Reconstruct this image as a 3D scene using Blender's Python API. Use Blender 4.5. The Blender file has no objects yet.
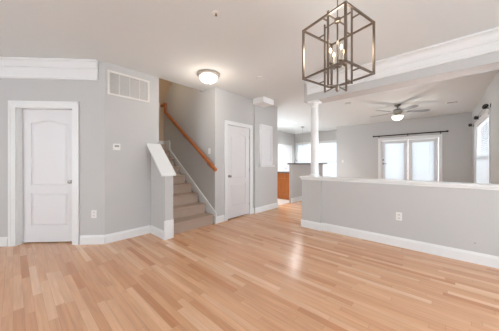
import bpy, bmesh, math, random
from mathutils import Vector, Matrix
random.seed(4)
SC = bpy.context.scene
COL = SC.collection
PI = math.pi

# ---------------------------------------------------------------- camera
CAM_H = 1.215; YAW = math.radians(41.9); FPX = 212.0
cam = bpy.data.objects.new('camera', bpy.data.cameras.new('camera')); COL.objects.link(cam)
cam.location = (0, 0, CAM_H); cam.rotation_euler = (PI/2, 0, YAW)
cam.data.sensor_width = 36.0; cam.data.lens = 36.0*FPX/499.0
cam.data.shift_y = (163.0-165.5)/499.0; cam.data.clip_start = 0.02
SC.camera = cam
# ---------------------------------------------------------------- world, lights, exposure
SC.view_settings.view_transform = 'Standard'; SC.view_settings.look = 'None'
SC.view_settings.gamma = 1.0; SC.view_settings.exposure = 0.0
SC.view_settings.use_curve_mapping = False
w = bpy.data.worlds.new('world'); SC.world = w; w.use_nodes = True
wn = w.node_tree; wn.nodes.clear()
bg = wn.nodes.new('ShaderNodeBackground'); wo = wn.nodes.new('ShaderNodeOutputWorld')
bg.inputs['Color'].default_value = (0.86, 0.93, 1.0, 1); bg.inputs['Strength'].default_value = 9.0
wn.links.new(bg.outputs[0], wo.inputs[0])

def light(name, kind, loc, energy, color, size=None, size_y=None, aim=None, radius=None):
    d = bpy.data.lights.new(name, kind); d.energy = energy; d.color = color
    if kind == 'AREA':
        d.shape = 'RECTANGLE'; d.size = size; d.size_y = size_y
    if radius is not None: d.shadow_soft_size = radius
    o = bpy.data.objects.new(name, d); COL.objects.link(o); o.location = loc
    if aim is not None:
        o.rotation_euler = (Vector(aim)-Vector(loc)).to_track_quat('-Z', 'Y').to_euler()
    return o
# daylight comes from the sky through every window; a soft fill lamp is added in the unseen side opening
light('added_side_lamp', 'AREA', (2.46, 1.4, 1.45), 15, (0.86, 0.95, 1.0), 1.8, 1.9, (0, 1.7, 1.9))
# kitchen spots: first at the recessed light, the others added to brighten the kitchen
for kx_, ky_ in ((-4.12, 7.16), (-4.9, 5.6), (-4.7, 8.5), (-4.45, 6.2)):
    l = light('kitchen_spot', 'SPOT', (kx_, ky_, 2.72), 140, (0.96, 0.97, 1.0), radius=0.06); l.data.spot_size = math.radians(150); l.data.spot_blend = 0.9

# ---------------------------------------------------------------- materials
def mat(name, rgb, rough=0.5, metal=0.0, noise=0.0, nscale=8.0, bump=0.0, bscale=200.0, emit=None, estr=0.0, spec=0.5):
    m = bpy.data.materials.new(name); m.use_nodes = True
    nt = m.node_tree; b = nt.nodes['Principled BSDF']
    b.inputs['Base Color'].default_value = (*rgb, 1); b.inputs['Roughness'].default_value = rough
    b.inputs['Metallic'].default_value = metal; b.inputs['Specular IOR Level'].default_value = spec
    tc = nt.nodes.new('ShaderNodeTexCoord')
    if noise > 0:
        n = nt.nodes.new('ShaderNodeTexNoise'); n.inputs['Scale'].default_value = nscale; n.inputs['Detail'].default_value = 4
        r = nt.nodes.new('ShaderNodeMapRange')
        r.inputs['To Min'].default_value = 1-noise; r.inputs['To Max'].default_value = 1+noise
        v = nt.nodes.new('ShaderNodeVectorMath'); v.operation = 'SCALE'; v.inputs[0].default_value = rgb
        nt.links.new(tc.outputs['Object'], n.inputs['Vector']); nt.links.new(n.outputs['Fac'], r.inputs['Value'])
        nt.links.new(r.outputs[0], v.inputs['Scale']); nt.links.new(v.outputs[0], b.inputs['Base Color'])
    if bump > 0:
        n2 = nt.nodes.new('ShaderNodeTexNoise'); n2.inputs['Scale'].default_value = bscale
        bp = nt.nodes.new('ShaderNodeBump'); bp.inputs['Strength'].default_value = bump; bp.inputs['Distance'].default_value = 0.01
        nt.links.new(tc.outputs['Object'], n2.inputs['Vector']); nt.links.new(n2.outputs['Fac'], bp.inputs['Height'])
        nt.links.new(bp.outputs[0], b.inputs['Normal'])
    if emit:
        b.inputs['Emission Color'].default_value = (*emit, 1); b.inputs['Emission Strength'].default_value = estr
    return m

M = {}
M['wall'] = mat('wall_paint', (0.54, 0.538, 0.53), 0.75, noise=0.015, nscale=2, bump=0.03)
M['ceiling'] = mat('ceiling_paint', (0.705, 0.735, 0.74), 0.85, noise=0.01, nscale=2, bump=0.03)
M['stairwell'] = mat('stairwell_tan', (0.52, 0.40, 0.28), 0.8, noise=0.01)  # even tan tone for the stair end wall and soffit
M['trim'] = mat('trim_paint', (0.78, 0.79, 0.79), 0.38, noise=0.01, nscale=3)
M['door'] = mat('door_paint', (0.74, 0.74, 0.75), 0.42, noise=0.01, nscale=3)
M['plastic'] = mat('white_plastic', (0.80, 0.79, 0.77), 0.4, noise=0.01)
M['slot'] = mat('dark_slot', (0.06, 0.06, 0.06), 0.6, noise=0.02)
M['vent'] = mat('vent_enamel', (0.74, 0.72, 0.69), 0.45, noise=0.01)
M['ventback'] = mat('vent_filter', (0.38, 0.37, 0.36), 0.9, noise=0.05)
M['nickel'] = mat('satin_nickel', (0.30, 0.29, 0.27), 0.28, 1.0, noise=0.02)
M['pale_nickel'] = mat('pale_nickel', (0.72, 0.68, 0.63), 0.4, 0.7, noise=0.02)
M['bronze'] = mat('champagne_bronze', (0.26, 0.215, 0.175), 0.30, 1.0, noise=0.03)
M['black'] = mat('black_iron', (0.015, 0.014, 0.014), 0.45, 0.6, noise=0.03)
M['carpet'] = mat('stair_carpet', (0.53, 0.41, 0.33), 0.98, noise=0.16, nscale=70, bump=0.9, bscale=260, spec=0.1)
M['cabinet'] = mat('honey_maple', (0.46, 0.165, 0.045), 0.4, noise=0.12, nscale=5)
M['counter'] = mat('dark_laminate', (0.13, 0.12, 0.115), 0.3, noise=0.2, nscale=60)
M['tile'] = mat('pale_tile', (0.66, 0.60, 0.54), 0.35, noise=0.06, nscale=6)
M['blade'] = mat('fan_blade', (0.20, 0.21, 0.23), 0.45, noise=0.03)
M['candle'] = mat('candle_sleeve', (0.42, 0.37, 0.31), 0.4, noise=0.01)
M['bulb'] = mat('warm_bulb', (1, 0.9, 0.75), 0.3, noise=0.0, emit=(1.0, 0.78, 0.5), estr=6.0)
M['bowl'] = mat('lit_glass_bowl', (0.95, 0.92, 0.88), 0.3, emit=(1.0, 0.93, 0.83), estr=2.6)
M['fanbowl'] = mat('lit_fan_glass', (0.95, 0.92, 0.88), 0.3, emit=(1.0, 0.88, 0.70), estr=1.8)
M['can'] = mat('recessed_lamp', (0.95, 0.92, 0.88), 0.3, emit=(1.0, 0.88, 0.72), estr=4.0)

def glass_mat():
    m = bpy.data.materials.new('window_glass'); m.use_nodes = True; nt = m.node_tree; nt.nodes.clear()
    o = nt.nodes.new('ShaderNodeOutputMaterial'); t = nt.nodes.new('ShaderNodeBsdfTransparent'); g = nt.nodes.new('ShaderNodeBsdfGlossy')
    g.inputs['Roughness'].default_value = 0.03; mx = nt.nodes.new('ShaderNodeMixShader')
    lw = nt.nodes.new('ShaderNodeLayerWeight'); lw.inputs['Blend'].default_value = 0.12
    nt.links.new(lw.outputs['Fresnel'], mx.inputs[0]); nt.links.new(t.outputs[0], mx.inputs[1]); nt.links.new(g.outputs[0], mx.inputs[2])
    nt.links.new(mx.outputs[0], o.inputs[0]); return m
M['glass'] = glass_mat()

def blind_mat():
    m = bpy.data.materials.new('blind_slat'); m.use_nodes = True; nt = m.node_tree; nt.nodes.clear()
    o = nt.nodes.new('ShaderNodeOutputMaterial'); t = nt.nodes.new('ShaderNodeBsdfTranslucent'); d = nt.nodes.new('ShaderNodeBsdfDiffuse')
    t.inputs[0].default_value = (0.56, 0.58, 0.59, 1); d.inputs[0].default_value = (0.86, 0.87, 0.88, 1)
    mx = nt.nodes.new('ShaderNodeMixShader'); mx.inputs[0].default_value = 0.5
    nt.links.new(d.outputs[0], mx.inputs[1]); nt.links.new(t.outputs[0], mx.inputs[2]); nt.links.new(mx.outputs[0], o.inputs[0]); return m
M['blind'] = blind_mat()

def wood_floor():
    m = bpy.data.materials.new('oak_strip_floor'); m.use_nodes = True; nt = m.node_tree; L = nt.links
    b = nt.nodes['Principled BSDF']
    def math_(op, a, bb=None):
        n = nt.nodes.new('ShaderNodeMath'); n.operation = op
        for i, v in enumerate((a, bb)):
            if v is None: continue
            if isinstance(v, (int, float)): n.inputs[i].default_value = v
            else: L.new(v, n.inputs[i])
        return n.outputs[0]
    tc = nt.nodes.new('ShaderNodeTexCoord'); sp = nt.nodes.new('ShaderNodeSeparateXYZ'); L.new(tc.outputs['Object'], sp.inputs[0])
    ry = math_('DIVIDE', sp.outputs['Y'], 0.060); row = math_('FLOOR', ry)
    wn1 = nt.nodes.new('ShaderNodeTexWhiteNoise'); wn1.noise_dimensions = '1D'; L.new(row, wn1.inputs['W'])
    rx = math_('ADD', math_('DIVIDE', sp.outputs['X'], 0.80), math_('MULTIPLY', wn1.outputs['Value'], 7.3))
    ix = math_('FLOOR', rx)
    cb = nt.nodes.new('ShaderNodeCombineXYZ'); L.new(row, cb.inputs[0]); L.new(ix, cb.inputs[1])
    wn2 = nt.nodes.new('ShaderNodeTexWhiteNoise'); wn2.noise_dimensions = '2D'; L.new(cb.outputs[0], wn2.inputs['Vector'])
    cr = nt.nodes.new('ShaderNodeValToRGB'); e = cr.color_ramp.elements
    stops = [(0.0, (0.50, 0.235, 0.115)), (0.10, (0.56, 0.290, 0.155)), (0.35, (0.61, 0.340, 0.195)), (0.80, (0.65, 0.375, 0.220)), (0.93, (0.69, 0.425, 0.262)), (1.0, (0.74, 0.49, 0.32))]
    e[0].position = 0; e[0].color = (*stops[0][1], 1); e[1].position = 1; e[1].color = (*stops[-1][1], 1)
    for p, c in stops[1:-1]:
        q = e.new(p); q.color = (*c, 1)
    L.new(wn2.outputs['Value'], cr.inputs[0])
    # grain: noise stretched along the boards, shifted per board
    gv = nt.nodes.new('ShaderNodeCombineXYZ')
    L.new(math_('MULTIPLY', sp.outputs['X'], 1.6), gv.inputs[0]); L.new(math_('MULTIPLY', sp.outputs['Y'], 26.0), gv.inputs[1])
    L.new(math_('MULTIPLY', wn2.outputs['Value'], 60.0), gv.inputs[2])
    gn = nt.nodes.new('ShaderNodeTexNoise'); gn.inputs['Scale'].default_value = 1.0; gn.inputs['Detail'].default_value = 5; gn.inputs['Distortion'].default_value = 1.2
    L.new(gv.outputs[0], gn.inputs['Vector'])
    gr = nt.nodes.new('ShaderNodeMapRange'); gr.inputs['From Min'].default_value = 0.3; gr.inputs['From Max'].default_value = 0.7
    gr.inputs['To Min'].default_value = 0.86; gr.inputs['To Max'].default_value = 1.08; L.new(gn.outputs['Fac'], gr.inputs['Value'])
    fy = math_('FRACT', ry); ey = math_('MINIMUM', fy, math_('SUBTRACT', 1.0, fy)); gy = math_('GREATER_THAN', ey, 0.018)
    fx = math_('FRACT', rx); ex = math_('MINIMUM', fx, math_('SUBTRACT', 1.0, fx)); gx = math_('GREATER_THAN', ex, 0.0018)
    gap = math_('ADD', math_('MULTIPLY', math_('MULTIPLY', gy, gx), 0.28), 0.72)
    k = math_('MULTIPLY', gr.outputs[0], gap)
    sc = nt.nodes.new('ShaderNodeVectorMath'); sc.operation = 'SCALE'; L.new(cr.outputs[0], sc.inputs[0]); L.new(math_('MULTIPLY', k, 1.16), sc.inputs['Scale'])
    L.new(sc.outputs[0], b.inputs['Base Color'])
    b.inputs['Roughness'].default_value = 0.20; b.inputs['Specular IOR Level'].default_value = 0.5
    n3 = nt.nodes.new('ShaderNodeTexNoise'); n3.inputs['Scale'].default_value = 3.0; L.new(tc.outputs['Object'], n3.inputs['Vector'])
    bp = nt.nodes.new('ShaderNodeBump'); bp.inputs['Strength'].default_value = 0.12; bp.inputs['Distance'].default_value = 0.01
    L.new(n3.outputs['Fac'], bp.inputs['Height']); L.new(bp.outputs[0], b.inputs['Normal'])
    return m
M['floor'] = wood_floor()

def wood_mat(name, c1, c2, sx, sy, sz, rough=0.35):
    m = bpy.data.materials.new(name); m.use_nodes = True; nt = m.node_tree; b = nt.nodes['Principled BSDF']
    tc = nt.nodes.new('ShaderNodeTexCoord'); mp = nt.nodes.new('ShaderNodeMapping'); mp.inputs['Scale'].default_value = (sx, sy, sz)
    n = nt.nodes.new('ShaderNodeTexNoise'); n.inputs['Scale'].default_value = 4; n.inputs['Detail'].default_value = 5; n.inputs['Distortion'].default_value = 0.8
    cr = nt.nodes.new('ShaderNodeValToRGB'); cr.color_ramp.elements[0].position = 0.3; cr.color_ramp.elements[1].position = 0.7
    cr.color_ramp.elements[0].color = (*c1, 1); cr.color_ramp.elements[1].color = (*c2, 1)
    nt.links.new(tc.outputs['Object'], mp.inputs[0]); nt.links.new(mp.outputs[0], n.inputs['Vector'])
    nt.links.new(n.outputs['Fac'], cr.inputs[0]); nt.links.new(cr.outputs[0], b.inputs['Base Color'])
    b.inputs['Roughness'].default_value = rough; return m
M['rail'] = wood_mat('stained_oak_rail', (0.34, 0.085, 0.022), (0.50, 0.16, 0.045), 1, 8, 8)
M['cabinet'] = wood_mat('honey_maple', (0.43, 0.125, 0.022), (0.54, 0.175, 0.035), 6, 6, 1, 0.4)

# ---------------------------------------------------------------- mesh helpers
class Frame:
    """wall frame: o = origin on the face, s = along the wall (to the right seen from the room), n = out into the room"""
    def __init__(self, o, s):
        self.o = Vector((o[0], o[1], 0)); self.s = Vector((s[0], s[1], 0)).normalized()
        self.n = Vector((self.s.y, -self.s.x, 0))
    def p(self, s, d, z): return self.o + self.s*s + self.n*d + Vector((0, 0, z))
W = Frame((0, 0), (1, 0)); W.n = Vector((0, 1, 0))      # world frame: s = x, d = y

class MB:
    def __init__(self): self.bm = bmesh.new()
    def box(self, s0, s1, d0, d1, z0, z1, F=W):
        v = [self.bm.verts.new(F.p(s, d, z)) for z in (z0, z1) for d in (d0, d1) for s in (s0, s1)]
        for q in ((0,1,3,2), (4,6,7,5), (0,4,5,1), (2,3,7,6), (0,2,6,4), (1,5,7,3)): self.bm.faces.new([v[i] for i in q])
        return self
    def prism(self, pts, vec):
        """closed polygon of 3D points swept along vec"""
        vec = Vector(vec); a = [self.bm.verts.new(Vector(p)) for p in pts]; b = [self.bm.verts.new(Vector(p)+vec) for p in pts]
        n = len(pts); self.bm.faces.new(a); self.bm.faces.new(b[::-1])
        for i in range(n): self.bm.faces.new((a[i], b[i], b[(i+1) % n], a[(i+1) % n]))
        return self
    def loft(self, rings, cap=True, closed=True):
        R = [[self.bm.verts.new(Vector(p)) for p in r] for r in rings]; n = len(R[0])
        for a, b in zip(R, R[1:]):
            for i in range(n if closed else n-1): self.bm.faces.new((a[i], a[(i+1) % n], b[(i+1) % n], b[i]))
        if cap: self.bm.faces.new(R[0][::-1]); self.bm.faces.new(R[-1])
        return self
    def tube(self, pts, r, n=10, cap=True):
        pts = [Vector(p) for p in pts]; rings = []
        rs = r if isinstance(r, (list, tuple)) else [r]*len(pts)
        t0 = (pts[1]-pts[0]).normalized(); up = Vector((0, 0, 1)) if abs(t0.z) < 0.9 else Vector((1, 0, 0))
        for i, p in enumerate(pts):
            t = (pts[min(i+1, len(pts)-1)]-pts[max(i-1, 0)]).normalized()
            u = (up-t*up.dot(t)).normalized(); v = t.cross(u); up = u
            rings.append([p+(u*math.cos(2*PI*k/n)+v*math.sin(2*PI*k/n))*rs[i] for k in range(n)])
        return self.loft(rings, cap)
    def lathe(self, prof, c, axis='z', n=28):
        """prof = [(radius, height)], revolved about the axis through c"""
        c = Vector(c); rings = []
        for r, h in prof:
            r = max(r, 1e-4); ring = []
            for k in range(n):
                a, b = r*math.cos(2*PI*k/n), r*math.sin(2*PI*k/n)
                if axis == 'z': ring.append(c+Vector((a, b, h)))
                else: ring.append(c + axis[0]*a + axis[1]*b + axis[2]*h)
            rings.append(ring)
        return self.loft(rings)
    def bar(self, p0, p1, wx, wy, up=(0, 0, 1)):
        """rectangular bar from p0 to p1"""
        p0, p1 = Vector(p0), Vector(p1); t = (p1-p0).normalized(); up = Vector(up)
        if abs(t.dot(up)) > 0.95: up = Vector((1, 0, 0))
        u = (up-t*up.dot(t)).normalized(); v = t.cross(u)
        return self.loft([[p+u*a*wy/2+v*b*wx/2 for a, b in ((1,1), (1,-1), (-1,-1), (-1,1))] for p in (p0, p1)])
    def build(self, name, m, parent=None, bevel=0, smooth=False, seg=2):
        bmesh.ops.recalc_face_normals(self.bm, faces=self.bm.faces)
        me = bpy.data.meshes.new(name); self.bm.to_mesh(me); self.bm.free()
        me.materials.append(m)
        if smooth:
            for f in me.polygons: f.use_smooth = True
        o = bpy.data.objects.new(name, me); COL.objects.link(o)
        if parent is not None:
            o.parent = parent; o.matrix_parent_inverse = root_matrix(parent).inverted()
        if bevel:
            b = o.modifiers.new('bevel', 'BEVEL'); b.width = bevel; b.segments = seg; b.limit_method = 'ANGLE'
        if smooth:
            e = o.modifiers.new('edges', 'EDGE_SPLIT'); e.split_angle = math.radians(40)
        return o

def root_matrix(o):
    m = Matrix.Translation(o.location) @ o.rotation_euler.to_matrix().to_4x4()
    if o.parent: m = root_matrix(o.parent) @ o.matrix_parent_inverse @ m
    return m
def empty(name, loc):
    o = bpy.data.objects.new(name, None); COL.objects.link(o); o.location = loc; o.empty_display_size = 0.1; return o
def tag(o, label, cat, group=None):
    o['label'] = label; o['category'] = cat
    if group: o['group'] = group
    return o
def struct(o, label=None, cat=None):
    o['kind'] = 'structure'
    if label: o['label'] = label
    if cat: o['category'] = cat
    return o
def copy_tree(o, parent=None):
    c = o.copy(); COL.objects.link(c)
    if parent is not None: c.parent = parent
    for ch in list(o.children): copy_tree(ch, c)
    return c

# ---------------------------------------------------------------- room measurements
H = 2.74
XV = -3.75                # wall with the return vent
XC = -3.35                # closet wall
XB = -3.305               # pier beside the closet
YS0, YS1 = 1.745, 2.70     # stair between
YH = 3.74                 # half wall face
YF = 9.20                 # wall with patio doors
YN = 9.95                 # nook wall
XR = 0.72                 # right wall of far room
XK = -5.70                # kitchen left wall
C = (XV, 0.921); DG = (0.6998, 0.7143)
FD = Frame(C, DG); FV = Frame((XV, 0), (0, 1)); FC = Frame((XC, 0), (0, 1)); FB = Frame((XB, 0), (0, 1))
FS = Frame((0, YS1), (1, 0)); FH = Frame((0, YH), (1, 0)); FF = Frame((0, YF), (1, 0)); FN = Frame((0, YN), (1, 0))
FR = Frame((XR, 0), (0, -1)); FK = Frame((XK, 0), (0, 1))
SDIAG = -2.6
cx0, cy0 = FD.p(SDIAG, 0, 0).x, FD.p(SDIAG, 0, 0).y

# ---------------------------------------------------------------- floor and ceiling
struct(MB().box(-6.1, 2.8, -3.7, 10.2, -0.12, 0.0).build('floor', M['floor']), 'honey oak strip floor in long boards running across the room', 'floor')
struct(MB().box(XK, -3.42, 5.12, YN, 0.0, 0.006).build('floor_kitchen', M['tile']), 'pale tiled kitchen floor beyond the wood boards', 'floor')
c = MB()
c.box(XV, 2.8, -3.7, 10.2, H, H+0.12)
c.box(-6.1, XV, -3.7, YS0-0.10, H, H+0.12)
c.box(-6.1, XV, YS1+0.10, 10.2, H, H+0.12)
struct(c.build('ceiling', M['ceiling']), 'smooth off-white ceiling over the open rooms', 'ceiling')

def wall_with_openings(F, s0, s1, ops, t=0.12, z1=H):
    c = MB(); ops = sorted(ops); s = s0
    for a, b, za, zb in ops:
        c.box(s, a, -t, 0, 0, z1, F)
        if za > 0: c.box(a, b, -t, 0, 0, za, F)
        c.box(a, b, -t, 0, zb, z1, F); s = b
    c.box(s, s1, -t, 0, 0, z1, F); return c
# ---------------------------------------------------------------- walls
# diagonal wall with door recess
D0, D1, DZ = -1.25, -0.455, 2.035
c = MB()
c.box(SDIAG-0.1, D0, -0.22, 0, 0, H, FD); c.box(D1, 0, -0.22, 0, 0, H, FD); c.box(D0, D1, -0.22, 0, DZ, H, FD)
c.box(D0, D1, -0.22, -0.175, 0, DZ, FD)
struct(c.build('wall_diagonal', M['wall']), 'grey angled wall holding the white door at far left', 'wall')
# vent wall and flank of the stair
c = MB()
c.prism([FD.p(0, 0, 0), (XV, YS0, 0), (-5.5, YS0, 0), (-5.5, YS0-0.1, 0), (XV-0.3, YS0-0.1, 0), FD.p(0, -0.22, 0)], (0, 0, H))
c.box(-5.5, XV, YS0-0.1, YS0, H, 3.95)
struct(c.build('wall_vent', M['wall']), 'grey wall with the return air grille, ending at the stair opening', 'wall')
struct(MB().box(-5.62, -5.5, YS0-0.1, YS1+0.1, 0, 4.05).build('wall_stair_end', M['stairwell']), 'tan end wall at the top of the stair', 'wall')
c = MB().box(-5.5, XC-0.2, YS1, YS1+0.1, 0, H).box(-5.5, XV-0.1, YS1, YS1+0.1, H, 3.95)
struct(c.build('wall_stair', M['wall']), 'grey wall beside the stair carrying the oak handrail', 'wall')
struct(MB().box(XV-0.1, XV-0.001, YS0, YS1+0.1, H+0.12, 3.95).build('wall_stair_header', M['ceiling']))
c = MB().prism([(-5.5, YS0, 2.80), (-5.5, YS0, 4.0), (-4.40, YS0, 4.0)], (0, YS1-YS0, 0))
struct(c.build('ceiling_stair_slope', M['stairwell']), 'tan sloping soffit above the upper stair', 'ceiling')
struct(MB().box(-5.5, XV, YS0-0.1, YS1+0.1, 4.0, 4.1).build('ceiling_stair', M['ceiling']))
# knee wall
KX = -3.24
c = MB().prism([(XV, 1.605, 0), (KX, 1.605, 0), (KX, 1.605, 1.046), (XV, 1.605, 1.525)], (0, YS0-1.605, 0))
struct(c.build('wall_knee', M['wall']), 'short grey knee wall beside the bottom stair steps', 'wall')
def capz(x): return 1.066+(KX-x)*0.94
x0, x1 = XV-0.0, KX+0.045
c = MB().prism([(x0, 1.53, capz(x0)-0.02), (x1, 1.53, capz(x1)-0.02), (x1, 1.53, capz(x1)+0.012), (x0, 1.53, capz(x0)+0.012)], (0, YS0+0.03-1.53, 0))
struct(c.build('trim_knee_cap', M['trim'], bevel=0.004), 'white sloping cap on the stair knee wall', 'trim')
# closet wall with door recess, pier
E0, E1, EZ = 3.025, 3.745, 2.035
c = MB()
c.box(YS1, E0, -0.2, 0, 0, H, FC); c.box(E1, 3.88, -0.2, 0, 0, H, FC); c.box(E0, E1, -0.2, 0, EZ, H, FC); c.box(E0, E1, -0.2, -0.09, 0, EZ, FC)
struct(c.build('wall_closet', M['wall']), 'grey wall around the narrow white closet door', 'wall')
struct(MB().box(3.88, 4.83, -0.85, 0, 0, H, FB).build('wall_pier', M['wall']), 'grey pier between closet door and kitchen opening', 'wall')
struct(wall_with_openings(FK, YS1+0.1, YN+0.1, [(5.2, 7.6, 1.0, 2.35)]).build('wall_kitchen', M['wall']), 'pale kitchen wall at far left of the back room', 'wall')
# half wall, pedestal, beam
struct(MB().box(-1.59, XR, YH, YH+0.16, 0, 0.925).build('wall_half', M['wall']), 'long grey half wall dividing the two rooms', 'wall')
struct(MB().box(-1.965, -1.59, YH-0.045, YH+0.235, 0, 0.925).build('wall_pedestal', M['wall']), 'grey pedestal at the left end of the half wall under the column', 'wall')
c = MB().box(-2.0, -1.555, YH-0.08, YH+0.27, 0.930, 0.960).box(-1.555, XR, YH-0.035, YH+0.195, 0.930, 0.960)
struct(c.build('trim_half_cap', M['trim'], bevel=0.005), 'white cap board along the half wall', 'trim')
c = MB().box(-1.98, -1.575, YH-0.06, YH+0.25, 0.900, 0.930).box(-1.575, XR, YH-0.015, YH+0.175, 0.900, 0.930)
struct(c.build('trim_half_bed', M['trim'], bevel=0.004), 'thin white moulding under the half wall cap', 'trim')
BZ = 2.384
struct(MB().box(-1.94, XR, YH, YH+0.30, BZ, H).build('wall_beam', M['wall']), 'grey ceiling beam over the half wall', 'wall')
# far room
GX0, GX1 = -1.665, 0.005
WR = (-8.22, -6.10, 0.55, 2.19); WN = (-5.60, -3.48, 0.12, 2.22)
struct(wall_with_openings(FF, -3.27, XR+0.12, [(GX0, GX1, 0, 2.075)]).build('wall_back', M['wall']), 'grey back wall around the patio doors', 'wall')
struct(wall_with_openings(FN, XK, -3.15, [WN]).build('wall_nook', M['wall']), 'pale wall of the kitchen nook around its wide window', 'wall')
struct(MB().box(-3.27, -3.15, YF+0.12, YN, 0, H).build('wall_jog', M['wall']))
struct(wall_with_openings(FR, -YF, -YH, [WR, (-5.15, -4.0, 0.3, 2.35)]).build('wall_right', M['wall']), 'grey right wall of the back room around a blinded window', 'wall')
# near room surround, out of the picture, with openings added to let daylight in
struct(wall_with_openings(Frame((0, -3.5), (-1, 0)), -2.5, 6.0, [(-1.1, 0.05, 0.5, 2.05), (1.9, 3.7, 0.5, 2.1)]).build('wall_rear', M['wall']))
struct(wall_with_openings(Frame((2.5, 0), (0, -1)), -YH-0.16, 3.5, [(-2.4, -0.6, 0.4, 2.2)]).build('wall_side', M['wall']))
struct(MB().box(XR+0.12, 2.5, YH, YH+0.16, 0, H).build('wall_front', M['wall']))
struct(MB().box(cx0-0.14, cx0-0.04, -3.5, cy0+0.1, 0, H).build('wall_left', M['wall']))

# ---------------------------------------------------------------- baseboards
BBH = 0.135
def baseboard(name, F, runs, label=None):
    c = MB()
    for a, b in runs:
        pr = [(0, 0), (0.016, 0), (0.016, BBH-0.03), (0.010, BBH-0.012), (0.006, BBH), (0, BBH)]
        c.prism([F.p(a, d, z) for d, z in pr], F.s*(b-a))
    return struct(c.build(name, M['trim']), label, 'baseboard' if label else None)
baseboard('baseboard_diagonal', FD, [(SDIAG, D0-0.105), (D1+0.105, 0.006)], 'white baseboard either side of the far left door')
baseboard('baseboard_vent', FV, [(0.925, 1.589)], 'white baseboard under the return air grille')
FKN = Frame((0, 1.605), (1, 0)); FKE = Frame((KX, 0), (0, 1))
baseboard('baseboard_knee', FKN, [(XV+0.016, KX+0.0)], 'white baseboard along the side of the stair knee wall')
c = MB().box(1.589, YS0, 0.0, 0.02, 0, 0.30, FKE)
struct(c.build('trim_knee_plinth', M['trim'], bevel=0.003), 'tall white plinth on the end of the stair knee wall', 'trim')
baseboard('baseboard_closet', FC, [(YS1-0.0, E0-0.085), (E1+0.085, 3.88)], 'white baseboard either side of the closet door')
baseboard('baseboard_pier', FB, [(3.88, 4.846)], 'white baseboard along the grey pier')
baseboard('baseboard_half', FH, [(-1.59, XR)], 'long white baseboard along the half wall')
FP = Frame((0, YH-0.045), (1, 0))
baseboard('baseboard_pedestal', FP, [(-1.981, -1.574)], 'white baseboard around the pedestal foot')
struct(MB().box(YH-0.061, YH+0.25, 0, 0.016, 0, BBH, Frame((-1.574, 0), (0, 1))).build('baseboard_pedestal_side', M['trim'])) if False else None
baseboard('baseboard_back', FF, [(-3.27, GX0-0.10), (GX1+0.10, XR)])
baseboard('baseboard_right', FR, [(-YF, -YH-0.16)])

# ---------------------------------------------------------------- crown mouldings
def crown(name, F, a, b, z0, proj, label):
    pr = [(0, z0), (0.020, z0), (0.026, z0+0.012), (0.026, z0+0.030), (0.020, z0+0.036)]
    zt = H-0.004; zc = max(z0+0.05, H-0.125)
    pr += [(0.020, zc), (0.034, zc+0.008), (0.034, zc+0.022)]
    n = 6
    for i in range(n+1):
        t = i/n*PI/2
        pr.append((0.034+(proj-0.018-0.034)*(1-math.cos(t)), zc+0.022+(zt-0.022-zc-0.022)*math.sin(t)))
    pr += [(proj, zt-0.018), (proj, H), (0, H)]
    c = MB().prism([F.p(a, d, z) for d, z in pr], F.s*(b-a))
    return struct(c.build(name, M['trim']), label, 'crown moulding')
crown('trim_crown_diagonal', FD, SDIAG, -0.095, 2.455, 0.062, 'deep white crown moulding above the far left door')
crown('trim_crown_beam', FH, -1.87, XR, 2.505, 0.115, 'deep white crown moulding along the face of the beam')
struct(MB().box(XB, -2.99, 3.80, 4.22, 2.61, H).build('trim_beam_stub', M['trim'], bevel=0.006), 'short white beam stub high on the grey pier, level with the ceiling', 'trim')

# ---------------------------------------------------------------- stair
def rise(k): return 0.19*k
X1 = -3.36; RUN = 0.255
st = tag(empty('staircase', (X1, 2.25, 0)), 'staircase with beige carpeted steps rising between the knee wall and handrail wall', 'stairs')
for k in range(8):
    xr = X1-RUN*k; xb = xr-RUN if k < 7 else -5.499
    zt = rise(k+1)
    prof = [(xr, 0 if k == 0 else rise(k)), (xr, zt-0.045)]
    for i in range(5):
        a = -PI/2+i*PI/4; prof.append((xr+0.006+0.021*math.cos(a), zt-0.022+0.022*math.sin(a)))
    prof += [(xb, zt), (xb, 0 if k == 0 else rise(k))]
    y0, y1 = YS0+0.002, YS1-0.045
    o = MB().prism([(x, y0, z) for x, z in prof], (0, y1-y0, 0)).build('step', M['carpet'], st)
    if k == 7: o['label'] = 'carpeted top landing'
# stair skirt board on the wall
def skz(x): return 0.222+(-3.298-x)*0.722
c = MB().prism([(-3.295, YS1, 0), (-3.295, YS1, 0.20), (-3.30, YS1, skz(-3.30)), (-5.16, YS1, skz(-5.16)), (-5.16, YS1, 1.40), (-3.36, YS1, 0.02), (-3.36, YS1, 0)], (0, -0.022, 0))
c.prism([(-5.16, YS1, 1.522), (-5.5, YS1, 1.522), (-5.5, YS1, 1.80), (-5.20, YS1, 1.80), (-5.16, YS1, 1.73)], (0, -0.022, 0))
struct(c.build('trim_stair_skirt', M['trim']), 'white skirt board climbing the wall beside the steps', 'trim')
struct(MB().box(-5.5, -5.48, YS0, YS1-0.022, 1.66, 1.80).build('trim_landing', M['trim']), 'white baseboard at the top of the stair', 'trim')
MB().box(-5.48, -5.34, YS0+0.01, YS1-0.03, 1.521, 1.70).build('step', M['carpet'], st)
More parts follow.
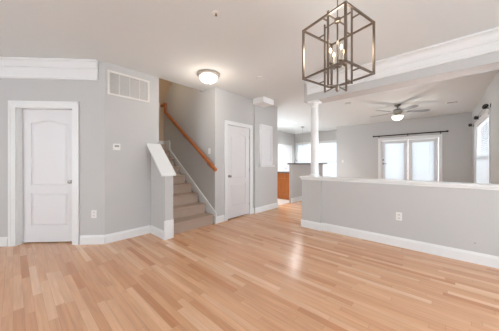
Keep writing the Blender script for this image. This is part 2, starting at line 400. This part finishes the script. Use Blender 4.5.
# handrail
hr = tag(empty('handrail', (-3.3, YS1, 1.0)), 'reddish oak handrail sloping up the wall beside the stair', 'handrail')
YR = YS1-0.075
def rail_profile(p, u, n):
    w, h = 0.030, 0.034
    pts = []
    for k in range(12):
        a = 2*PI*k/12
        pts.append(Vector(p)+Vector((0, 1, 0))*w*math.copysign(abs(math.cos(a))**0.6, math.cos(a))+n*h*math.copysign(abs(math.sin(a))**0.6, math.sin(a)))
    return pts
def rail_seg(c, p0, p1):
    t = (Vector(p1)-Vector(p0)).normalized(); n = Vector((0, 1, 0)).cross(t)
    c.loft([rail_profile(p0, t, n), rail_profile(p1, t, n)])
c = MB(); rail_seg(c, (-3.235, YR, 1.075), (-5.30, YR, 2.545)); c.build('rail', M['rail'], hr, smooth=True)
c = MB(); rail_seg(c, (-5.285, YR, 2.50), (-5.285, YR, 2.765)); c.build('rail_riser', M['rail'], hr, smooth=True)
c = MB().box(-5.48, -5.25, YR-0.03, YR+0.03, 2.70, 2.765); c.build('rail_return', M['rail'], hr, bevel=0.012)
for x in (-3.5, -4.4, -5.2):
    z = 1.075+(-3.235-x)*0.712
    MB().tube([(x, YS1-0.001, z-0.11), (x, YS1-0.05, z-0.10), (x, YR, z-0.075), (x, YR, z-0.034)], 0.008).lathe([(0.03, 0), (0.03, 0.006), (0.012, 0.012)], (x, YS1, z-0.11), axis=(Vector((1,0,0)), Vector((0,0,1)), Vector((0,-1,0)))).build('bracket', M['nickel'], hr, smooth=True)

# ---------------------------------------------------------------- doors
def panel_outline(s0, s1, z0, z1, arch):
    pts = [(s0, z0), (s1, z0), (s1, z1)]
    if arch:
        n = 10
        for i in range(1, n):
            t = i/n; pts.append((s1+(s0-s1)*t, z1+arch*(0.5-0.5*math.cos(2*PI*t))))
    pts.append((s0, z1)); return pts
def molded_leaf(F, s0, s1, z0, z1, d, hand):
    """leaf with two recessed panels (arched upper one), built as a grid of stiles, rails and panels in one mesh"""
    c = MB(); t = 0.035; wdt = s1-s0; st_ = wdt*0.165
    a0, a1 = s0+st_, s1-st_
    lo = (z0+0.24, z0+0.74); up = (z0+0.85, z1-0.21); arch = 0.055
    c.box(s0, a0, d-t, d, z0, z1, F); c.box(a1, s1, d-t, d, z0, z1, F)
    c.box(a0, a1, d-t, d, z0, lo[0], F); c.box(a0, a1, d-t, d, lo[1], up[0], F)
    top = panel_outline(a0, a1, up[0], up[1], arch)[2:]
    pts = [(a0, z1), (a1, z1)]+top
    c.prism([F.p(s, d-t, z) for s, z in pts], F.n*t)
    c.box(a0, a1, d-t, d-0.010, lo[0], up[1]+arch, F)            # panel ground
    for (z0_, z1_, ar) in ((lo[0], lo[1], 0), (up[0], up[1], arch)):
        inset = 0.035
        o_ = panel_outline(a0+0.012, a1-0.012, z0_+0.012, z1_-0.012, ar); i_ = panel_outline(a0+inset, a1-inset, z0_+inset, z1_-inset, ar)
        r0 = [F.p(s, d-0.010, z) for s, z in o_]; r1 = [F.p(s, d-0.002, z) for s, z in i_]
        c.loft([r0, r1])
    leaf = c
    return leaf
def make_door(num, F, s0, s1, zt, d, hand, label, casing_w, reveal):
    leaf = molded_leaf(F, s0+0.004, s1-0.004, 0.02, zt-0.004, d, hand).build('door_%d' % num, M['door'])
    struct(leaf, label, 'door')
    ks = s1-0.07 if hand == 'r' else s0+0.07
    k = MB().lathe([(0.030, 0), (0.030, 0.006), (0.012, 0.010), (0.010, 0.035), (0.020, 0.042), (0.027, 0.052), (0.024, 0.064), (0.008, 0.068)], F.p(ks, d, 0.93), axis=(F.s, Vector((0, 0, 1)), F.n), n=16)
    k.build('door_knob', M['nickel'], leaf, smooth=True)
    # hinges
    hs = s0+0.004 if hand == 'r' else s1-0.004
    for z in (0.25, 1.05, 1.82):
        MB().tube([F.p(hs, d+0.004, z-0.045), F.p(hs, d+0.004, z+0.045)], 0.006, 8).build('hinge', M['nickel'], leaf)
    # jamb lining and casing
    c = MB()
    c.box(s0-0.016, s0, -reveal, 0.002, 0, zt+0.016, F); c.box(s1, s1+0.016, -reveal, 0.002, 0, zt+0.016, F); c.box(s0, s1, -reveal, 0.002, zt, zt+0.016, F)
    return leaf
def casing(name, F, s0, s1, zt, w, label, z0=0.0, d=0.018):
    c = MB()
    def prof(a, b):  # stepped casing
        return None
    for (a, b, e) in ((s0-w, s0, 0), (s1, s1+w, 1)):
        c.box(a, b, 0, d, z0, zt+w, F)
        i = (a, a+w*0.3) if e == 0 else (b-w*0.3, b)
        c.box(i[0], i[1], d, d+0.007, z0, zt+w, F)
    c.box(s0, s1, 0, d, zt, zt+w, F); c.box(s0-w, s1+w, d, d+0.007, zt+w*0.7, zt+w, F)
    return struct(c.build(name, M['trim'], bevel=0.002), label, 'trim')
make_door(1, FD, D0, D1, DZ, -0.08, 'r', 'white two-panel door with an arched upper panel in the angled left wall', 0.1, 0.2)
c = MB().box(D0-0.0, D0+0.014, -0.175, 0.0, 0, DZ, FD).box(D1-0.014, D1, -0.175, 0, 0, DZ, FD).box(D0, D1, -0.175, 0, DZ-0.014, DZ, FD)
c.box(D0+0.014, D0+0.022, -0.165, -0.125, 0, DZ-0.014, FD)
struct(c.build('trim_door_jamb', M['trim']), 'white deep jamb lining of the far left door', 'trim')
casing('trim_door_casing', FD, D0+0.006, D1-0.006, DZ-0.006, 0.095, 'white casing framing the far left door')
make_door(2, FC, E0, E1, EZ, -0.02, 'l', 'narrow white two-panel closet door right of the stair', 0.08, 0.1)
casing('trim_closet_casing', FC, E0+0.003, E1-0.003, EZ-0.003, 0.08, 'white casing framing the closet door')

# ---------------------------------------------------------------- windows with blinds
def blinds(F, s0, s1, z0, z1, d, parent, pitch=0.052, open_=0.30, name='blind'):
    c = MB(); n = int((z1-z0-0.05)/pitch)
    for i in range(n):
        z = z1-0.06-i*pitch
        dd, dz = 0.024*math.cos(open_+0.86), 0.024*math.sin(open_+0.86)
        c.prism([F.p(s0, d-dd, z+dz), F.p(s0, d+dd, z-dz), F.p(s0, d+dd, z-dz+0.002), F.p(s0, d-dd, z+dz+0.002)], F.s*(s1-s0))
    for s in (s0+0.12, s1-0.12): c.box(s-0.002, s+0.002, d+0.026, d+0.028, z0, z1, F)
    b = c.build(name, M['blind'], parent)
    MB().box(s0, s1, d-0.028, d+0.030, z1-0.045, z1, F).build('headrail', M['plastic'], b)
    return b
def dh_window(num, F, s0, s1, z0, z1, label, units=1, rail=None, d=-0.06):
    c = MB(); fw = 0.045
    us = [(s0+(s1-s0)*i/units, s0+(s1-s0)*(i+1)/units) for i in range(units)]
    for a, b in us:
        c.box(a, a+fw, d-0.03, d+0.03, z0, z1, F); c.box(b-fw, b, d-0.03, d+0.03, z0, z1, F)
        c.box(a+fw, b-fw, d-0.03, d+0.03, z0, z0+fw, F); c.box(a+fw, b-fw, d-0.03, d+0.03, z1-fw, z1, F)
        if rail: c.box(a+fw, b-fw, d-0.02, d+0.03, rail-0.025, rail+0.025, F)
    wf = c.build('window_%d' % num, M['trim']); struct(wf, label, 'window')
    for a, b in us:
        MB().box(a+fw, b-fw, d-0.015, d-0.011, z0+fw, z1-fw, F).build('pane', M['glass'], wf)
        blinds(F, a+0.012, b-0.012, z0+0.02, z1-0.005, -0.002, wf, pitch=0.044)
    return wf
dh_window(1, FN, *WN, 'wide kitchen nook window with closed white blinds seen past the column', 2, 1.28)
dh_window(2, FR, *WR, 'window with white blinds on the right wall of the back room', 1, 1.33)
casing('trim_window_nook', FN, WN[0], WN[1], WN[3], 0.05, 'white casing around the nook window', 0.12)
casing('trim_window_right', FR, WR[0], WR[1], WR[3], 0.085, 'white casing around the right wall window', 0.55)
struct(MB().box(WR[0]-0.1, WR[1]+0.1, -0.03, 0.06, 0.515, 0.55, FR).build('trim_sill_right', M['trim'], bevel=0.004), 'white sill of the right wall window', 'trim')

c = MB().box(-5.15, -5.09, -0.09, -0.04, 0.3, 2.35, FR).box(-4.06, -4.0, -0.09, -0.04, 0.3, 2.35, FR).box(-5.09, -4.06, -0.09, -0.04, 0.3, 0.36, FR).box(-5.09, -4.06, -0.09, -0.04, 2.29, 2.35, FR)
wf = struct(c.build('window_3', M['trim']))  # unseen window added to light the closet wall and pier
MB().box(-5.09, -4.06, -0.068, -0.064, 0.36, 2.29, FR).build('pane', M['glass'], wf)
c = MB().box(5.2, 5.26, -0.09, -0.04, 1.0, 2.35, FK).box(7.54, 7.6, -0.09, -0.04, 1.0, 2.35, FK).box(5.26, 7.54, -0.09, -0.04, 1.0, 1.06, FK).box(5.26, 7.54, -0.09, -0.04, 2.29, 2.35, FK)
wf = struct(c.build('window_4', M['trim']))  # hidden window added behind the pier to brighten the kitchen
MB().box(5.26, 7.54, -0.068, -0.064, 1.06, 2.29, FK).build('pane', M['glass'], wf)
# patio doors: two glazed leaves
mid = (GX0+GX1)/2
for i, (a, b) in enumerate(((GX0+0.035, mid), (mid, GX1-0.035))):
    d = -0.07; g0, g1 = (a+0.125, b-0.115); gz0, gz1 = 0.28, 1.945
    c = MB().box(a+0.003, g0, d-0.022, d+0.022, 0.02, 2.03, FF).box(g1, b-0.003, d-0.022, d+0.022, 0.02, 2.03, FF)
    c.box(g0, g1, d-0.022, d+0.022, 0.02, gz0, FF).box(g0, g1, d-0.022, d+0.022, gz1, 2.03, FF)
    leaf = struct(c.build('door_%d' % (3+i), M['door']), ('left' if i == 0 else 'right')+' white glazed patio door with blinds in the back room', 'door')
    MB().box(g0, g1, d-0.003, d+0.001, gz0, gz1, FF).build('pane', M['glass'], leaf)
    blinds(FF, g0-0.015, g1+0.015, gz0-0.02, gz1+0.03, d+0.055, leaf, pitch=0.044)
    c = MB()
    for q in ((g0-0.02, g0), (g1, g1+0.02)): c.box(q[0], q[1], d+0.022, d+0.032, gz0-0.02, gz1+0.02, FF)
    c.box(g0-0.02, g1+0.02, d+0.022, d+0.032, gz0-0.02, gz0, FF).box(g0-0.02, g1+0.02, d+0.022, d+0.032, gz1, gz1+0.02, FF)
    c.build('glazing_bead', M['door'], leaf)
    if i == 0:
        c = MB().lathe([(0.03, 0), (0.03, 0.008), (0.01, 0.014), (0.01, 0.045)], FF.p(a+0.06, d+0.022, 1.19), axis=(FF.s, Vector((0,0,1)), FF.n), n=16)
        c.box(a+0.06, a+0.17, d+0.060, d+0.075, 1.178, 1.202, FF).build('lever_handle', M['nickel'], leaf)
        MB().lathe([(0.028, 0), (0.028, 0.01), (0.012, 0.02)], FF.p(a+0.06, d+0.022, 1.33), axis=(FF.s, Vector((0,0,1)), FF.n), n=16).build('deadbolt', M['nickel'], leaf)
c = MB().box(GX0, GX0+0.035, -0.12, 0.0, 0, 2.075, FF).box(GX1-0.035, GX1, -0.12, 0, 0, 2.075, FF).box(GX0+0.035, GX1-0.035, -0.12, 0, 2.035, 2.075, FF)
struct(c.build('trim_patio_jamb', M['trim']), 'white frame of the patio doors', 'trim')
casing('trim_patio_casing', FF, GX0+0.01, GX1-0.01, 2.065, 0.07, 'white casing around the patio doors')

# kitchen wall doors (white, bright, far left)
c = MB()
molded_leaf(FK, 8.45, 8.98, 0.02, 2.03, 0.03, 'l')
for i, (a, b) in enumerate(((8.42, 8.96), (8.965, 9.505))):
    leaf = struct(molded_leaf(FK, a, b, 0.01, 2.03, 0.036, 'l').build('door_%d' % (5+i), M['door']), ('nearer' if i == 0 else 'farther')+' leaf of the white pantry doors on the kitchen wall', 'door')
    ks = b-0.05 if i == 0 else a+0.05
    MB().lathe([(0.008, 0), (0.008, 0.02), (0.016, 0.028), (0.004, 0.036)], FK.p(ks, 0.036, 0.95), axis=(FK.s, Vector((0,0,1)), FK.n), n=12).build('door_knob', M['nickel'], leaf, smooth=True)
casing('trim_pantry_casing', FK, 8.415, 9.51, 2.035, 0.08, 'white casing around the pantry doors', d=0.038)

# ---------------------------------------------------------------- curtain rods
def finial_prof(): return [(0.004, 0), (0.016, 0.004), (0.018, 0.012), (0.012, 0.02), (0.022, 0.032), (0.024, 0.044), (0.016, 0.058), (0.002, 0.064)]
def curtain_rod(F, s0, s1, z, d, brs, label, r=0.012):
    t = tag(empty('curtain_rod', F.p((s0+s1)/2, 0, z)), label, 'curtain rod')
    MB().tube([F.p(s0, d, z), F.p(s1, d, z)], r, 10).build('rod', M['black'], t, smooth=True)
    for s, sg in ((s0, -1), (s1, 1)):
        MB().lathe([(a*1.25, b*1.5) for a, b in finial_prof()], F.p(s, d, z), axis=(F.n, Vector((0,0,1)), F.s*sg), n=14).build('finial', M['black'], t, smooth=True)
    for s in brs:
        c = MB().box(s-0.012, s+0.012, 0, 0.006, z-0.05, z+0.03, F).box(s-0.006, s+0.006, 0.006, d, z-0.022, z-0.010, F)
        c.lathe([(0.02, -0.012), (0.024, 0), (0.02, 0.012)], F.p(s, d, z), axis=(F.n, Vector((0,0,1)), F.s), n=14)
        c.build('bracket', M['black'], t)
    return t
curtain_rod(FF, -1.80, 0.115, 2.215, 0.09, (-1.70, -0.83, 0.02), 'long thin black curtain rod above the patio doors', 0.018)

# decorative black hooks with a thin rod on the right wall
t = tag(empty('curtain_rod', FR.p(-7.2, 0, 2.30)), 'thin curtain rod on scrolled black brackets above the right wall window', 'curtain rod')
MB().tube([FR.p(-8.72, 0.07, 2.30), FR.p(-5.95, 0.07, 2.30)], 0.007, 8).build('rod', M['nickel'], t, smooth=True)
for s in (-8.72, -7.40, -6.05):
    b = MB().box(s-0.014, s+0.014, 0, 0.006, 2.24, 2.34, FR)
    b.tube([FR.p(s, 0.004, 2.27), FR.p(s, 0.035, 2.262), FR.p(s, 0.07, 2.275), FR.p(s, 0.10, 2.30), FR.p(s, 0.095, 2.33), FR.p(s, 0.07, 2.325)], 0.010, 8)
    b.lathe([(0.02, -0.10), (0.038, -0.07), (0.024, -0.03), (0.020, 0.0), (0.024, 0.03), (0.038, 0.07), (0.02, 0.10)], FR.p(s, 0.07, 2.30), axis=(FR.n, Vector((0,0,1)), FR.s), n=14)
    b.build('bracket', M['black'], t, smooth=True)

# ---------------------------------------------------------------- column on the pedestal
PX, PY = -1.775, YH+0.10
t = tag(empty('column', (PX, PY, 0.96)), 'slim square white column standing on the half wall pedestal under the beam', 'column')
MB().lathe([(0.098, 0.001), (0.100, 0.012), (0.096, 0.024), (0.086, 0.030), (0.082, 0.040), (0.077, 0.048)], (PX, PY, 0.96), n=32).build('base', M['trim'], t, smooth=True)
n_ = 12; MB().lathe([(0.076-0.012*(i/n_)**1.6, 0.048+1.25*i/n_) for i in range(n_+1)], (PX, PY, 0.96), n=32).build('shaft', M['trim'], t, smooth=True)
c = MB().lathe([(0.064, 1.298), (0.072, 1.304), (0.072, 1.314), (0.064, 1.320), (0.064, 1.360), (0.085, 1.378), (0.095, 1.392)], (PX, PY, 0.96), n=32)
c.box(PX-0.10, PX+0.10, PY-0.10, PY+0.10, 2.352, 2.383).build('capital', M['trim'], t, smooth=True)

# ---------------------------------------------------------------- bar wall, cabinet
struct(MB().box(-3.435, -3.37, 5.66, 8.0, 0.007, 1.17).build('wall_bar', M['wall']), 'pale raised bar wall beyond the pedestal', 'wall')
baseboard('baseboard_bar', Frame((-3.37, 0), (0, 1)), [(5.65, 8.0)], 'white baseboard along the kitchen bar wall')
tag(MB().box(-3.48, -3.26, 5.62, 8.15, 1.171, 1.21).build('bar_counter', M['counter'], bevel=0.006), 'dark countertop slab lying on the raised kitchen bar wall', 'countertop')
t = tag(empty('base_cabinet', (-4.1, 6.3, 0.006)), 'honey orange wood base cabinet under a pale counter beside the bar', 'cabinet')
MB().box(-4.75, -3.44, 6.03, 6.63, 0.006, 0.88).build('body', M['cabinet'], t)
c = MB()
for a, b in ((-4.74, -4.13), (-4.11, -3.46)):
    c = MB().box(a, a+0.06, 6.010, 6.029, 0.10, 0.70).box(b-0.06, b, 6.010, 6.029, 0.10, 0.70).box(a+0.06, b-0.06, 6.010, 6.029, 0.10, 0.16).box(a+0.06, b-0.06, 6.010, 6.029, 0.64, 0.70).box(a+0.06, b-0.06, 6.018, 6.029, 0.16, 0.64)
    dd = c.build('cabinet_door', M['cabinet'], t)
    dr = MB().box(a, b, 6.010, 6.029, 0.72, 0.86).build('drawer_front', M['cabinet'], t, bevel=0.004)
tag(MB().box(-4.77, -3.438, 5.99, 6.66, 0.881, 0.915).build('kitchen_counter', M['counter'], bevel=0.004), 'thin dark countertop on the orange base cabinet', 'countertop')
# faucet standing behind the bar
t = tag(empty('faucet', (-3.42, 5.95, 1.21)), 'small chrome arched faucet on the dark bar counter', 'faucet')
pts = [(-3.42, 5.95, 1.235)]+[(-3.42+0.0*k, 5.95+0.06-0.06*math.cos(PI*k/8), 1.27+0.05*math.sin(PI*k/8)) for k in range(9)]
MB().tube(pts, 0.009, 8).build('spout', M['nickel'], t, smooth=True)
MB().lathe([(0.03, 0.001), (0.03, 0.008), (0.014, 0.02), (0.014, 0.035)], (-3.42, 5.95, 1.21), n=14).build('faucet_base', M['nickel'], t, smooth=True)

# white framed panel on the pier
t = tag(empty('wall_cabinet', FB.p(4.30, 0, 1.15)), 'shallow white framed panel door hung on the grey pier above a small ledge', 'wall panel')
MB().box(4.03, 4.53, 0.0, 0.05, 1.16, 2.17, FB).build('frame', M['trim'], t, bevel=0.003)
c = MB().box(4.055, 4.125, 0.052, 0.072, 1.185, 2.145, FB).box(4.435, 4.505, 0.052, 0.072, 1.185, 2.145, FB).box(4.125, 4.435, 0.052, 0.072, 1.185, 1.255, FB).box(4.125, 4.435, 0.052, 0.072, 2.075, 2.145, FB).box(4.125, 4.435, 0.052, 0.062, 1.255, 2.075, FB)
c.build('panel_door', M['door'], t, bevel=0.002)
MB().box(3.99, 4.58, 0.0, 0.09, 1.120, 1.155, FB).build('ledge', M['trim'], t, bevel=0.004)

# ---------------------------------------------------------------- return air grille
t = tag(empty('return_vent', FV.p(1.27, 0, 2.44)), 'wide cream return air grille with four louvred panels high on the vent wall', 'air vent')
v0, v1, z0, z1 = 0.955, 1.575, 2.262, 2.632
c = MB().box(v0, v1, 0, 0.010, z0, z0+0.026, FV).box(v0, v1, 0, 0.010, z1-0.026, z1, FV)
n = 4; fw = 0.026
for i in range(n+1):
    s = v0+(v1-v0-fw)*i/n if i in (0, n) else v0+fw/2+(v1-v0-fw)*i/n-0.006
    wd = fw if i in (0, n) else 0.012
    c.box(s, s+wd, 0, 0.010, z0+0.026, z1-0.026, FV)
c.build('frame', M['vent'], t)
MB().box(v0+fw, v1-fw, 0.0005, 0.002, z0+0.026, z1-0.026, FV).build('backing', M['ventback'], t)
c = MB(); k = 0; z = z0+0.032
while z < z1-0.034:
    c.prism([FV.p(v0+fw, 0.008, z), FV.p(v0+fw, 0.0025, z+0.009), FV.p(v0+fw, 0.0025, z+0.0105), FV.p(v0+fw, 0.009, z+0.0015)], FV.s*(v1-v0-2*fw)); z += 0.0125
c.build('louvres', M['vent'], t)

# ---------------------------------------------------------------- wall plates
def outlet(F, s, z, label, d=0.0):
    t = tag(empty('outlet', F.p(s, d, z)), label, 'outlet')
    MB().box(s-0.036, s+0.036, d, d+0.006, z-0.058, z+0.058, F).build('plate', M['plastic'], t, bevel=0.002)
    for q in (-0.024, 0.024):
        f_ = MB().box(s-0.017, s+0.017, d+0.006, d+0.009, z+q-0.016, z+q+0.016, F).build('socket', M['vent'], t, bevel=0.002)
        MB().box(s-0.009, s-0.006, d+0.009, d+0.0096, z+q-0.006, z+q+0.007, F).box(s+0.006, s+0.009, d+0.009, d+0.0096, z+q-0.006, z+q+0.007, F).build('slots', M['slot'], f_)
    return t
outlet(FD, -0.155, 0.45, 'white wall outlet right of the far left door')
outlet(FH, -0.44, 0.44, 'white wall outlet on the long half wall')
def switch(F, s, z, label, w=0.036):
    t = tag(empty('light_switch', F.p(s, 0, z)), label, 'light switch')
    MB().box(s-w, s+w, 0, 0.006, z-0.058, z+0.058, F).build('plate', M['plastic'], t, bevel=0.002)
    MB().box(s-0.016, s+0.016, 0.006, 0.010, z-0.033, z+0.033, F).build('rocker', M['trim'], t, bevel=0.002)
switch(FS, -3.53, 1.46, 'white light switch on the stair wall below the ceiling light')
switch(FF, -3.02, 1.29, 'white light switch on the back wall right of the nook window')
t = tag(empty('thermostat', FV.p(1.075, 0, 1.465)), 'small white thermostat on the wall below the return air grille', 'thermostat')
MB().box(1.025, 1.125, 0, 0.022, 1.415, 1.515, FV).build('body', M['plastic'], t, bevel=0.006)
MB().box(1.045, 1.105, 0.022, 0.0235, 1.462, 1.492, FV).build('display', M['ventback'], t)
tag(MB().lathe([(0.010, 0), (0.009, 0.003), (0.003, 0.005)], FH.p(0.318, 0, 0.245), axis=(FH.s, Vector((0,0,1)), FH.n), n=12).build('wall_plug', M['ventback']), 'tiny grey round plug low on the half wall near its right end', 'wall plug')

# ---------------------------------------------------------------- ceiling fixtures
LX, LY = -2.95, 2.235
t = tag(empty('ceiling_light', (LX, LY, H)), 'glowing flush dome light with a nickel rim near the stair', 'ceiling light')
MB().lathe([(0.11, 0), (0.185, -0.012), (0.190, -0.030), (0.172, -0.048), (0.150, -0.050)], (LX, LY, H)).build('rim', M['pale_nickel'], t, smooth=True)
MB().lathe([(0.152, -0.046), (0.150, -0.075), (0.128, -0.112), (0.085, -0.138), (0.03, -0.150), (0.004, -0.151)], (LX, LY, H)).build('glass_bowl', M['bowl'], t, smooth=True)
MB().lathe([(0.010, -0.150), (0.016, -0.156), (0.012, -0.166), (0.003, -0.172)], (LX, LY, H), n=14).build('finial', M['nickel'], t, smooth=True)
l = light('bowl_lamp', 'POINT', (LX, LY, H-0.30), 9, (1.0, 0.88, 0.76), radius=0.14)
l = light('upstairs_lamp', 'POINT', (-4.6, 2.05, 3.1), 5, (1.0, 0.78, 0.55), radius=0.12)

def detector(name, x, y, r, h, label, cat):
    t = tag(empty(name, (x, y, H)), label, cat)
    MB().lathe([(r, 0), (r, -h*0.4), (r*0.92, -h*0.8), (r*0.6, -h), (0.001, -h)], (x, y, H), n=24).build('housing', M['ceiling'], t, smooth=True)
    MB().lathe([(r*0.18, -h), (r*0.16, -h-0.004), (0.001, -h-0.004)], (x, y, H), n=12).build('button', M['vent'], t)
detector('smoke_detector', -2.40, 2.93, 0.06, 0.018, 'round white smoke detector on the ceiling in front of the closet door', 'smoke detector')
detector('smoke_detector', -1.735, 5.683, 0.07, 0.035, 'round white smoke detector on the ceiling of the back room', 'smoke detector')
t = tag(empty('sprinkler_head', (-1.693, 1.377, H)), 'small brass sprinkler head in a round plate on the near ceiling', 'sprinkler')
MB().lathe([(0.042, 0), (0.040, -0.004), (0.018, -0.008), (0.001, -0.008)], (-1.693, 1.377, H), n=20).build('plate', M['plastic'], t, smooth=True)
MB().lathe([(0.008, -0.008), (0.006, -0.022), (0.014, -0.026), (0.001, -0.027)], (-1.693, 1.377, H), n=12).build('nozzle', M['bronze'], t)
t = tag(empty('recessed_light', (-4.12, 7.16, H)), 'small lit recessed light in the kitchen ceiling', 'recessed light')
MB().lathe([(0.085, 0), (0.085, -0.006), (0.060, -0.008), (0.060, 0)], (-4.12, 7.16, H), n=20).build('ring', M['trim'], t)
MB().lathe([(0.058, -0.001), (0.058, -0.003), (0.001, -0.003)], (-4.12, 7.16, H), n=20).build('lamp', M['can'], t)
t = tag(empty('ceiling_vent', (0.23, 7.33, H)), 'small rectangular white air register on the back room ceiling', 'air vent')
MB().box(0.11, 0.35, 7.27, 7.40, H-0.008, H).build('frame', M['vent'], t)
c = MB()
for i in range(6): c.box(0.13, 0.33, 7.285+i*0.018, 7.292+i*0.018, H-0.014, H-0.008)
c.build('slats', M['ventback'], t)
# kitchen pendant
kx, ky = -4.30, 8.15
t = tag(empty('pendant_light', (kx, ky, H)), 'small pendant with a thin cord hanging in the kitchen beside the nook window', 'pendant light')
MB().lathe([(0.075, 0), (0.072, -0.015), (0.02, -0.028), (0.001, -0.028)], (kx, ky, H), n=20).build('canopy', M['nickel'], t, smooth=True)
MB().tube([(kx, ky, H-0.02), (kx, ky, 1.80)], 0.004, 6).build('cord', M['nickel'], t)
light('pendant_lamp', 'POINT', (kx, ky, 1.60), 10, (1.0, 0.95, 0.88), radius=0.06)
MB().lathe([(0.02, 1.82-H), (0.03, 1.80-H), (0.075, 1.70-H), (0.085, 1.66-H), (0.080, 1.66-H), (0.070, 1.70-H), (0.02, 1.79-H)], (kx, ky, H), n=20).build('shade', M['bowl'], t, smooth=True)

# ceiling fan
fx, fy = -0.82, 6.70
t = tag(empty('ceiling_fan', (fx, fy, H)), 'nickel ceiling fan with five grey blades and a lit glass bowl in the back room', 'ceiling fan')
MB().lathe([(0.075, 0), (0.072, -0.03), (0.035, -0.055), (0.012, -0.06), (0.012, -0.12)], (fx, fy, H)).build('downrod', M['nickel'], t, smooth=True)
MB().lathe([(0.03, -0.11), (0.09, -0.13), (0.11, -0.16), (0.11, -0.20), (0.085, -0.235), (0.05, -0.245)], (fx, fy, H)).build('motor', M['nickel'], t, smooth=True)
for k in range(5):
    a = math.radians(41.9-20+72*k); u = Vector((math.cos(a), math.sin(a), 0)); v = Vector((-math.sin(a), math.cos(a), 0)); o_ = Vector((fx, fy, H-0.205))
    c = MB(); out = []
    prof = [(0.20, 0.045), (0.30, 0.060), (0.50, 0.068), (0.62, 0.066), (0.675, 0.045), (0.69, 0.0)]
    tilt = -0.22
    L_ = [(r, w_) for r, w_ in prof]+[(r, -w_) for r, w_ in prof[::-1][1:]]
    c.prism([o_+u*r+v*w_*math.cos(tilt)+Vector((0, 0, w_*math.sin(tilt))) for r, w_ in L_], (0, 0, 0.006))
    bl = c.build('blade', M['blade'], t)
    MB().prism([o_+u*r+v*w_+Vector((0, 0, -0.004)) for r, w_ in ((0.095, 0.018), (0.20, 0.014), (0.27, 0.03), (0.27, -0.03), (0.20, -0.014), (0.095, -0.018))], (0, 0, 0.006)).build('blade_arm', M['nickel'], bl)
MB().lathe([(0.055, -0.245), (0.075, -0.26), (0.078, -0.285), (0.07, -0.29)], (fx, fy, H)).build('light_fitter', M['nickel'], t, smooth=True)
MB().lathe([(0.075, -0.285), (0.120, -0.300), (0.128, -0.325), (0.105, -0.37), (0.06, -0.40), (0.003, -0.41)], (fx, fy, H)).build('glass_bowl', M['fanbowl'], t, smooth=True)
light('fan_lamp', 'POINT', (fx+0.0, fy, H-0.52), 13, (1.0, 0.96, 0.90), radius=0.12)

# ---------------------------------------------------------------- lantern chandelier
HX, HY = -0.650, 1.850
zt, zb, R_ = 2.378, 1.955, 0.283
t = tag(empty('chandelier', (HX, HY, 2.0)), 'open cube lantern chandelier in champagne metal hanging over the near room', 'chandelier')
A0 = math.radians(41.9-101.5)
cr_ = [Vector((HX+R_*math.cos(A0+k*PI/2), HY+R_*math.sin(A0+k*PI/2), 0)) for k in range(4)]
def Z(v, z): return Vector((v.x, v.y, z))
q = 0.0135
c = MB()
for k in range(4): c.bar(Z(cr_[k], zb-q/2), Z(cr_[k], zt+q/2), q*1.15, q*1.15, up=(math.cos(A0+PI/4), math.sin(A0+PI/4), 0))
c_top = c
for k in range(4):
    a, b = cr_[k], cr_[(k+1) % 4]
    e = (b-a).normalized()*q*0.5
    for z in (zb, zt): c.bar(Z(a+e, z), Z(b-e, z), q, q)
c.build('outer_frame', M['bronze'], t)
ri = 0.128; zti, zbi = 2.465, 1.852; hub_t, hub_b = 2.432, 1.870
for k in range(4):
    a = A0+PI/4+k*PI/2; u = Vector((math.cos(a), math.sin(a), 0)); p = Vector((HX, HY, 0))+u*ri
    c = MB().bar(Z(p, zbi), Z(p, zti), 0.016, 0.009, up=u)
    half = R_/math.sqrt(2)
    p2 = Vector((HX, HY, 0))+u*(half-q/2)
    c.bar(Z(p+u*0.0045, zt), Z(p2, zt), 0.009, 0.009); c.bar(Z(p+u*0.0045, zb), Z(p2, zb), 0.009, 0.009)
    pi_ = Vector((HX, HY, 0))+u*0.018
    c.bar(Z(pi_, hub_t), Z(p-u*0.0045, hub_t), 0.010, 0.008); c.bar(Z(pi_, hub_b), Z(p-u*0.0045, hub_b-0.012), 0.010, 0.006)
    c.build('inner_bar', M['bronze'], t)
MB().lathe([(0.006, zbi-0.03-2.0), (0.014, zbi-0.02-2.0), (0.020, hub_b-0.005-2.0), (0.020, hub_b+0.010-2.0), (0.007, hub_b+0.02-2.0), (0.007, hub_t-0.02-2.0), (0.026, hub_t-0.015-2.0), (0.026, hub_t+0.015-2.0), (0.008, hub_t+0.02-2.0)], (HX, HY, 2.0), n=16).build('stem', M['bronze'], t, smooth=True)
MB().tube([(HX, HY, hub_t), (HX, HY, H-0.02)], 0.005, 8).build('hanging_rod', M['bronze'], t)
MB().lathe([(0.065, 0), (0.063, -0.02), (0.02, -0.028), (0.001, -0.028)], (HX, HY, H)).build('canopy', M['bronze'], t, smooth=True)
zc = 2.045
MB().lathe([(0.010, -0.02), (0.030, -0.012), (0.034, 0.0), (0.030, 0.012), (0.010, 0.02)], (HX, HY, zc), n=20).build('cluster_hub', M['bronze'], t, smooth=True)
for k in range(4):
    a = A0+k*PI/2+0.3; u = Vector((math.cos(a), math.sin(a), 0)); p = Vector((HX, HY, 0))+u*0.062
    c = MB().tube([Z(Vector((HX, HY, 0))+u*0.025, zc), Z(p, zc-0.004), Z(p, zc+0.012)], 0.005, 8)
    c.lathe([(0.006, 0.008), (0.022, 0.014), (0.024, 0.020), (0.008, 0.022)], Z(p, zc), n=16)
    arm = c.build('candle_arm', M['bronze'], t, smooth=True)
    MB().lathe([(0.0075, 0.022), (0.0075, 0.105), (0.006, 0.107)], Z(p, zc), n=14).build('candle_sleeve', M['candle'], arm, smooth=True)
    MB().lathe([(0.005, 0.107), (0.009, 0.116), (0.010, 0.126), (0.007, 0.138), (0.002, 0.148)], Z(p, zc), n=14).build('bulb', M['bulb'], arm, smooth=True)
light('chandelier_glow', 'POINT', (HX, HY, 2.27), 4, (1.0, 0.88, 0.74), radius=0.09)
